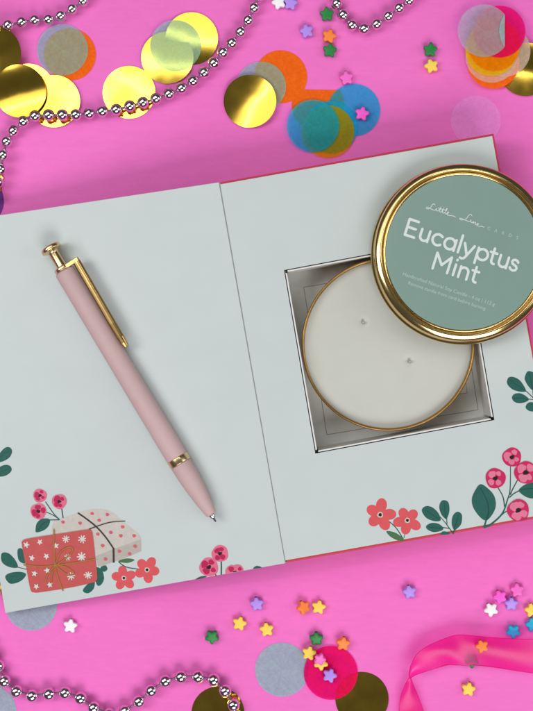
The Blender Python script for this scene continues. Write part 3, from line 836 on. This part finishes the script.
garland(g1, 5.9, 'long silvery pink bead garland sweeping across the gold discs, top left', lift_top)
garland([(-18, 30), (-5, 28), (8, 25), (21.6, 22), (34.7, 20), (48.4, 19.5), (60.6, 15.8), (72, 9), (83, 1), (93, -8)], 5.7, 'short silvery pink bead garland in the top left corner above the grey disc', lambda x, y: .0035 if x < 14 else (.0008 if x < 22 else 0))
garland([(326, -20), (331, -8), (336.6, 3.6), (343, 15), (352, 25.3), (364, 28.9), (376.8, 24.2), (388.3, 16.4), (399, 8.2), (409, .6), (420, -8)], 5.8, 'silvery pink bead garland hanging in a U at the top edge beside the green stars')
garland([(-14, 640), (-8, 652), (-2, 666), (4.2, 681), (16.3, 691.4), (32, 695.9), (48.9, 694), (64.9, 692.7), (80.4, 698.2), (93.5, 707.7), (109, 714.5), (125.2, 711), (139, 701.4), (151.3, 690.6), (165.4, 681.1), (180.9, 676.9), (197.8, 676.7), (213.5, 679.8), (225, 690.9), (233.2, 705), (238, 721)],
        6.6, 'silver bead garland with dark gaps waving along the bottom edge', lambda x, y: .0008 if x > 215 else (.0004 if x < 18 else 0))

# ---------------------------------------------------------------- star beads
def star_mesh():
    """plump five-pointed bead about 6 mm across"""
    bm = bmesh.new(); base = []
    for i in range(10):
        a = PI/2 + PI*i/5; q = 1.0 if i % 2 == 0 else .63
        if i % 2 == 0:
            for da in (-.19, 0, .19): base.append((q*(1 if da == 0 else .955)*math.cos(a+da), q*(1 if da == 0 else .955)*math.sin(a+da)))
        else: base.append((q*math.cos(a), q*math.sin(a)))
    h = .84
    lay = [(.80, 0), (.93, .05*h), (1.0, .18*h), (1.0, .80*h), (.95, .92*h), (.82, .985*h), (.55, 1.02*h), (.25, 1.03*h)]
    rings = [[bm.verts.new((x*k, y*k, z)) for x, y in base] for k, z in lay]; n = len(base)
    for a, b in zip(rings, rings[1:]):
        for j in range(n): bm.faces.new((a[j], a[(j+1) % n], b[(j+1) % n], b[j]))
    bm.faces.new(rings[0][::-1]); bm.faces.new(rings[-1])
    for f in bm.faces: f.smooth = True
    bmesh.ops.recalc_face_normals(bm, faces=bm.faces)
    return bm
STAR = {}
HOLE_SHADE = None
def star(px, py, col, label, rot=0, z_mm=0.05, tilt=0, tdir=0, r=7.2):
    global HOLE_SHADE
    k = r*S
    if col not in STAR:
        me = bpy.data.meshes.new(col + ' star'); bm = star_mesh(); bm.to_mesh(me); bm.free(); me.materials.append(M['s_' + col]); STAR[col] = me
    if HOLE_SHADE is None:
        bm = bmesh.new(); add_lathe(bm, [(0, -.02), (.17, -.02), (.17, .03), (0, .03)], Vector((0, .985, .5)), Vector((0, 1, 0)), Vector((1, 0, 0)), 14)  # dark plug at the tip, coloured like the shade inside a hole
        HOLE_SHADE = bpy.data.meshes.new('star hole shade'); bm.to_mesh(HOLE_SHADE); bm.free(); HOLE_SHADE.materials.append(M['gap_shade'])
    z = z_mm*.001
    o = bpy.data.objects.new(col.replace('teal', 'turquoise') + '_star', STAR[col]); COL.objects.link(o)
    zc = z + .4*k
    ta = math.radians(tilt); td = math.radians(tdir)
    lift = abs(math.sin(ta))*k*.75
    c = P(px, py, zc+lift)
    o.matrix_world = Matrix.Translation((c.x, c.y, z+lift)) @ Matrix.Rotation(ta, 4, Vector((math.cos(td), math.sin(td), 0))) @ Matrix.Rotation(math.radians(rot), 4, 'Z') @ Matrix.Diagonal((k, k, k, 1))
    tag(o, label, 'star bead', 'plastic star beads')
    hh = bpy.data.objects.new('thread_hole_shade', HOLE_SHADE); COL.objects.link(hh); hh.parent = o
    return o
star(278.8, 2.6, 'white', 'white star bead at the top edge beside a lilac star', 20)
star(290.6, 2.9, 'lilac', 'lilac star bead at the top edge beside a white star', -10, tilt=8)
star(326.6, 14.3, 'green', 'green star bead nearest the U shaped bead garland, above the orange star', 5, tilt=6, tdir=40)
star(306.6, 31.4, 'lilac', 'lilac star bead alone to the left of the orange star, top', 15)
star(328.7, 36.4, 'orange', 'orange star bead touching a green star, near the top edge', -15, tilt=6, tdir=90)
star(329.8, 50.6, 'green', 'green star bead right below the orange star, near the top edge', -8)
star(346.5, 78.4, 'pink', 'pink star bead blending into the table above the blue discs', 10, z_mm=.1)
star(361.9, 114, 'magenta', 'magenta star bead lying on a blue tissue disc', -12, z_mm=.65)
star(430.2, 49.6, 'green', 'green star bead just above a yellow star, right of the bead curve', -5, tilt=7, tdir=20)
star(431.3, 66.3, 'yellow', 'yellow star bead just below a green star, above the box', 18)
star(70.4, 625.7, 'white', 'white star bead alone below the lower left cover corner', -8)
star(-4, 588, 'yellow', 'yellow star bead barely in view at the left edge of the cover', 0)
star(212, 636.2, 'green', 'green star bead at far left of the scatter below the box, seen nearly edge on', 180, tilt=10, tdir=0)
star(256.8, 603.5, 'lilac', 'lilac star bead close to the box, highest of the scatter below the hinge', 8, tilt=5, tdir=10)
star(239.6, 623.3, 'yellow', 'yellow star bead below left of the lilac star under the hinge', -14)
star(266.7, 629.3, 'yellow', 'yellow star bead below right of the lilac star, above the grey disc', 8)
star(301.8, 607.6, 'orange', 'tilted orange star bead beside a yellow star below the box', 25, tilt=28, tdir=100)
star(318.7, 607, 'yellow', 'yellow star bead right beside the tilted orange star below the box', -10)
star(316.4, 638, 'green', 'green star bead just above the hot pink disc', 3, tilt=10, tdir=0)
star(309.1, 653, 'yellow', 'yellow star bead on the upper left rim of the hot pink disc', -12, z_mm=1.0)
star(320.9, 663, 'yellow', 'yellow star bead on the hot pink disc partly covered by a pink star', 40, z_mm=1.0)
star(319.6, 658.4, 'pink', 'pink star bead stacked on a yellow star on the hot pink disc', 50, z_mm=4.4, tilt=14, tdir=20, r=6.3)
star(329.8, 675.3, 'lilac', 'lilac star bead lying alone in the middle of the hot pink disc', -20, z_mm=1.0)
star(342.9, 643, 'orange', 'orange star bead on the upper right rim of the hot pink disc', -6, z_mm=.9, tilt=8, tdir=30)
star(409.3, 591.3, 'lilac', 'lilac star bead alone on bare pink between box and ribbon', 12, tilt=8, tdir=20)
star(517, 590, 'pink', 'pale pink star bead above the lilac star near the right edge', 5)
star(500, 596.7, 'magenta', 'deeper pink star bead just above the white star near the right edge', 22, z_mm=.05)
star(511.2, 603, 'lilac', 'lilac star bead between two pink stars near the right edge', 0, tilt=12, tdir=0)
star(491, 609.4, 'white', 'white star bead left of the lilac and pink stars above the ribbon', 30)
star(531.5, 610, 'yellow', 'yellow star bead cut by the right edge above the turquoise stars', 10)
star(513.2, 630.6, 'teal', 'turquoise star bead touching the upper edge of the ribbon', 178, tilt=10, tdir=0)
star(532.5, 624.6, 'teal', 'turquoise star bead cut by the right edge of the photo', 12)
star(481.9, 646.1, 'orange', 'orange star bead resting on the sheer pink ribbon', 20, z_mm=8.2, r=6.6)
star(471.8, 660.5, 'green', 'green star bead dimly seen through the lower edge of the ribbon', 180)
star(468.4, 688.9, 'yellow', 'yellow star bead enclosed by the ribbon loop, lowest of the stars', -10)

# ---------------------------------------------------------------- sheer ribbon
up_e = [(600, 642), (566, 640), (533, 639.4), (499, 638), (472.6, 635.7), (460, 634.8), (451.5, 636.2), (441, 640), (427.8, 646), (417.3, 653.9), (411.4, 664), (409, 673), (409.0, 677.6), (407.6, 680), (404.9, 685.4), (400.9, 696), (399.4, 711), (400, 726), (402, 745)]
lo_e = [(600, 678), (566, 675), (533, 673), (499, 668), (477, 665.3), (465, 665.4), (456, 665), (447.5, 665), (436, 668.4), (424, 672.2), (416, 675), (411.6, 677.4), (410.6, 677.8), (411.4, 679.4), (414.7, 688), (419.3, 699), (423.4, 711), (428, 726), (433, 745)]
zu = [.0095, .009, .0085, .0078, .0070, .0068, .0068, .007, .0074, .0078, .0076, .0066, .0058, .0052, .0046, .0038, .003, .003, .003]
zl = [.0046, .0046, .0046, .0044, .0044, .0044, .0044, .0046, .005, .0056, .006, .006, .0056, .005, .0042, .0034, .0026, .002, .002]
def dens(l, sub=5): return crom([tuple(a) for a in l], False, sub)
U = dens([(x, y, z) for (x, y), z in zip(up_e, zu)]); Lw = dens([(x, y, z) for (x, y), z in zip(lo_e, zl)])
bm = bmesh.new(); NC = 8; grid = []
for i, (a, b) in enumerate(zip(U, Lw)):
    row = []
    for k in range(NC+1):
        t = k/NC; x = a[0]+(b[0]-a[0])*t; y = a[1]+(b[1]-a[1])*t; z = a[2]+(b[2]-a[2])*t
        wdt = math.hypot(b[0]-a[0], b[1]-a[1])
        z += .0012*math.sin(PI*t)*min(1, wdt/25) + .0003*math.sin(i*.35+t*5)*min(1, wdt/20)
        row.append(bm.verts.new(P(x, y, z)))
    grid.append(row)
for r0, r1 in zip(grid, grid[1:]):
    for k in range(NC): bm.faces.new((r0[k], r0[k+1], r1[k+1], r1[k]))
bmesh.ops.recalc_face_normals(bm, faces=bm.faces)
rl = P(470, 655, 0)
rib = obj('ribbon', bm, M['ribbon'], None, rl, smooth=True)
tag(rib, 'sheer hot pink ribbon curling in from the right edge and twisting downward', 'ribbon')
bm = bmesh.new()
add_tube(bm, [P(x, y, z) for x, y, z in U], .00012, 6); add_tube(bm, [P(x, y, z) for x, y, z in Lw], .00012, 6)
obj('woven_edge', bm, M['t_pink'], rib)

# ---------------------------------------------------------------- light
w = bpy.data.worlds.new('World'); sc.world = w; w.use_nodes = True
bg = w.node_tree.nodes['Background']; bg.inputs['Color'].default_value = (.95, .97, 1, 1); bg.inputs['Strength'].default_value = .06
def area(name, loc, target, sx, sy, power, col=(1, 1, 1)):
    l = bpy.data.lights.new(name, 'AREA'); l.shape = 'RECTANGLE'; l.size = sx; l.size_y = sy; l.energy = power; l.color = col
    o = bpy.data.objects.new(name, l); COL.objects.link(o); o.location = loc
    o.rotation_euler = (Vector(target) - Vector(loc)).to_track_quat('-Z', 'Y').to_euler()
area('window light', (-.40, .56, 1.15), (-.1, .1, 0), 1.2, .80, 4.1, (1, .99, .97))
area('added streak light', (-.15, .335, 1.02), (-.12, .12, 0), .95, .05, .8, (1, .99, .97))  # added strip lamp, unseen, only there to lay white streaks on the foil
area('soft box', (.22, -.88, .98), (0, 0, 0), .95, .6, 10.2, (1, .985, .97))
area('side light', (1.0, .05, .75), (0, 0, 0), .6, .8, 3.4, (1, 1, 1))
area('left side light', (-.80, .10, .88), (0, 0, 0), .38, .55, 4.0, (1, 1, 1))

sc.view_settings.view_transform = 'Standard'; sc.view_settings.look = 'None'
sc.view_settings.exposure = .13; sc.view_settings.gamma = 1
sc.cycles.transparent_max_bounces = 32; sc.cycles.max_bounces = 10
sc.cycles.use_denoising = True
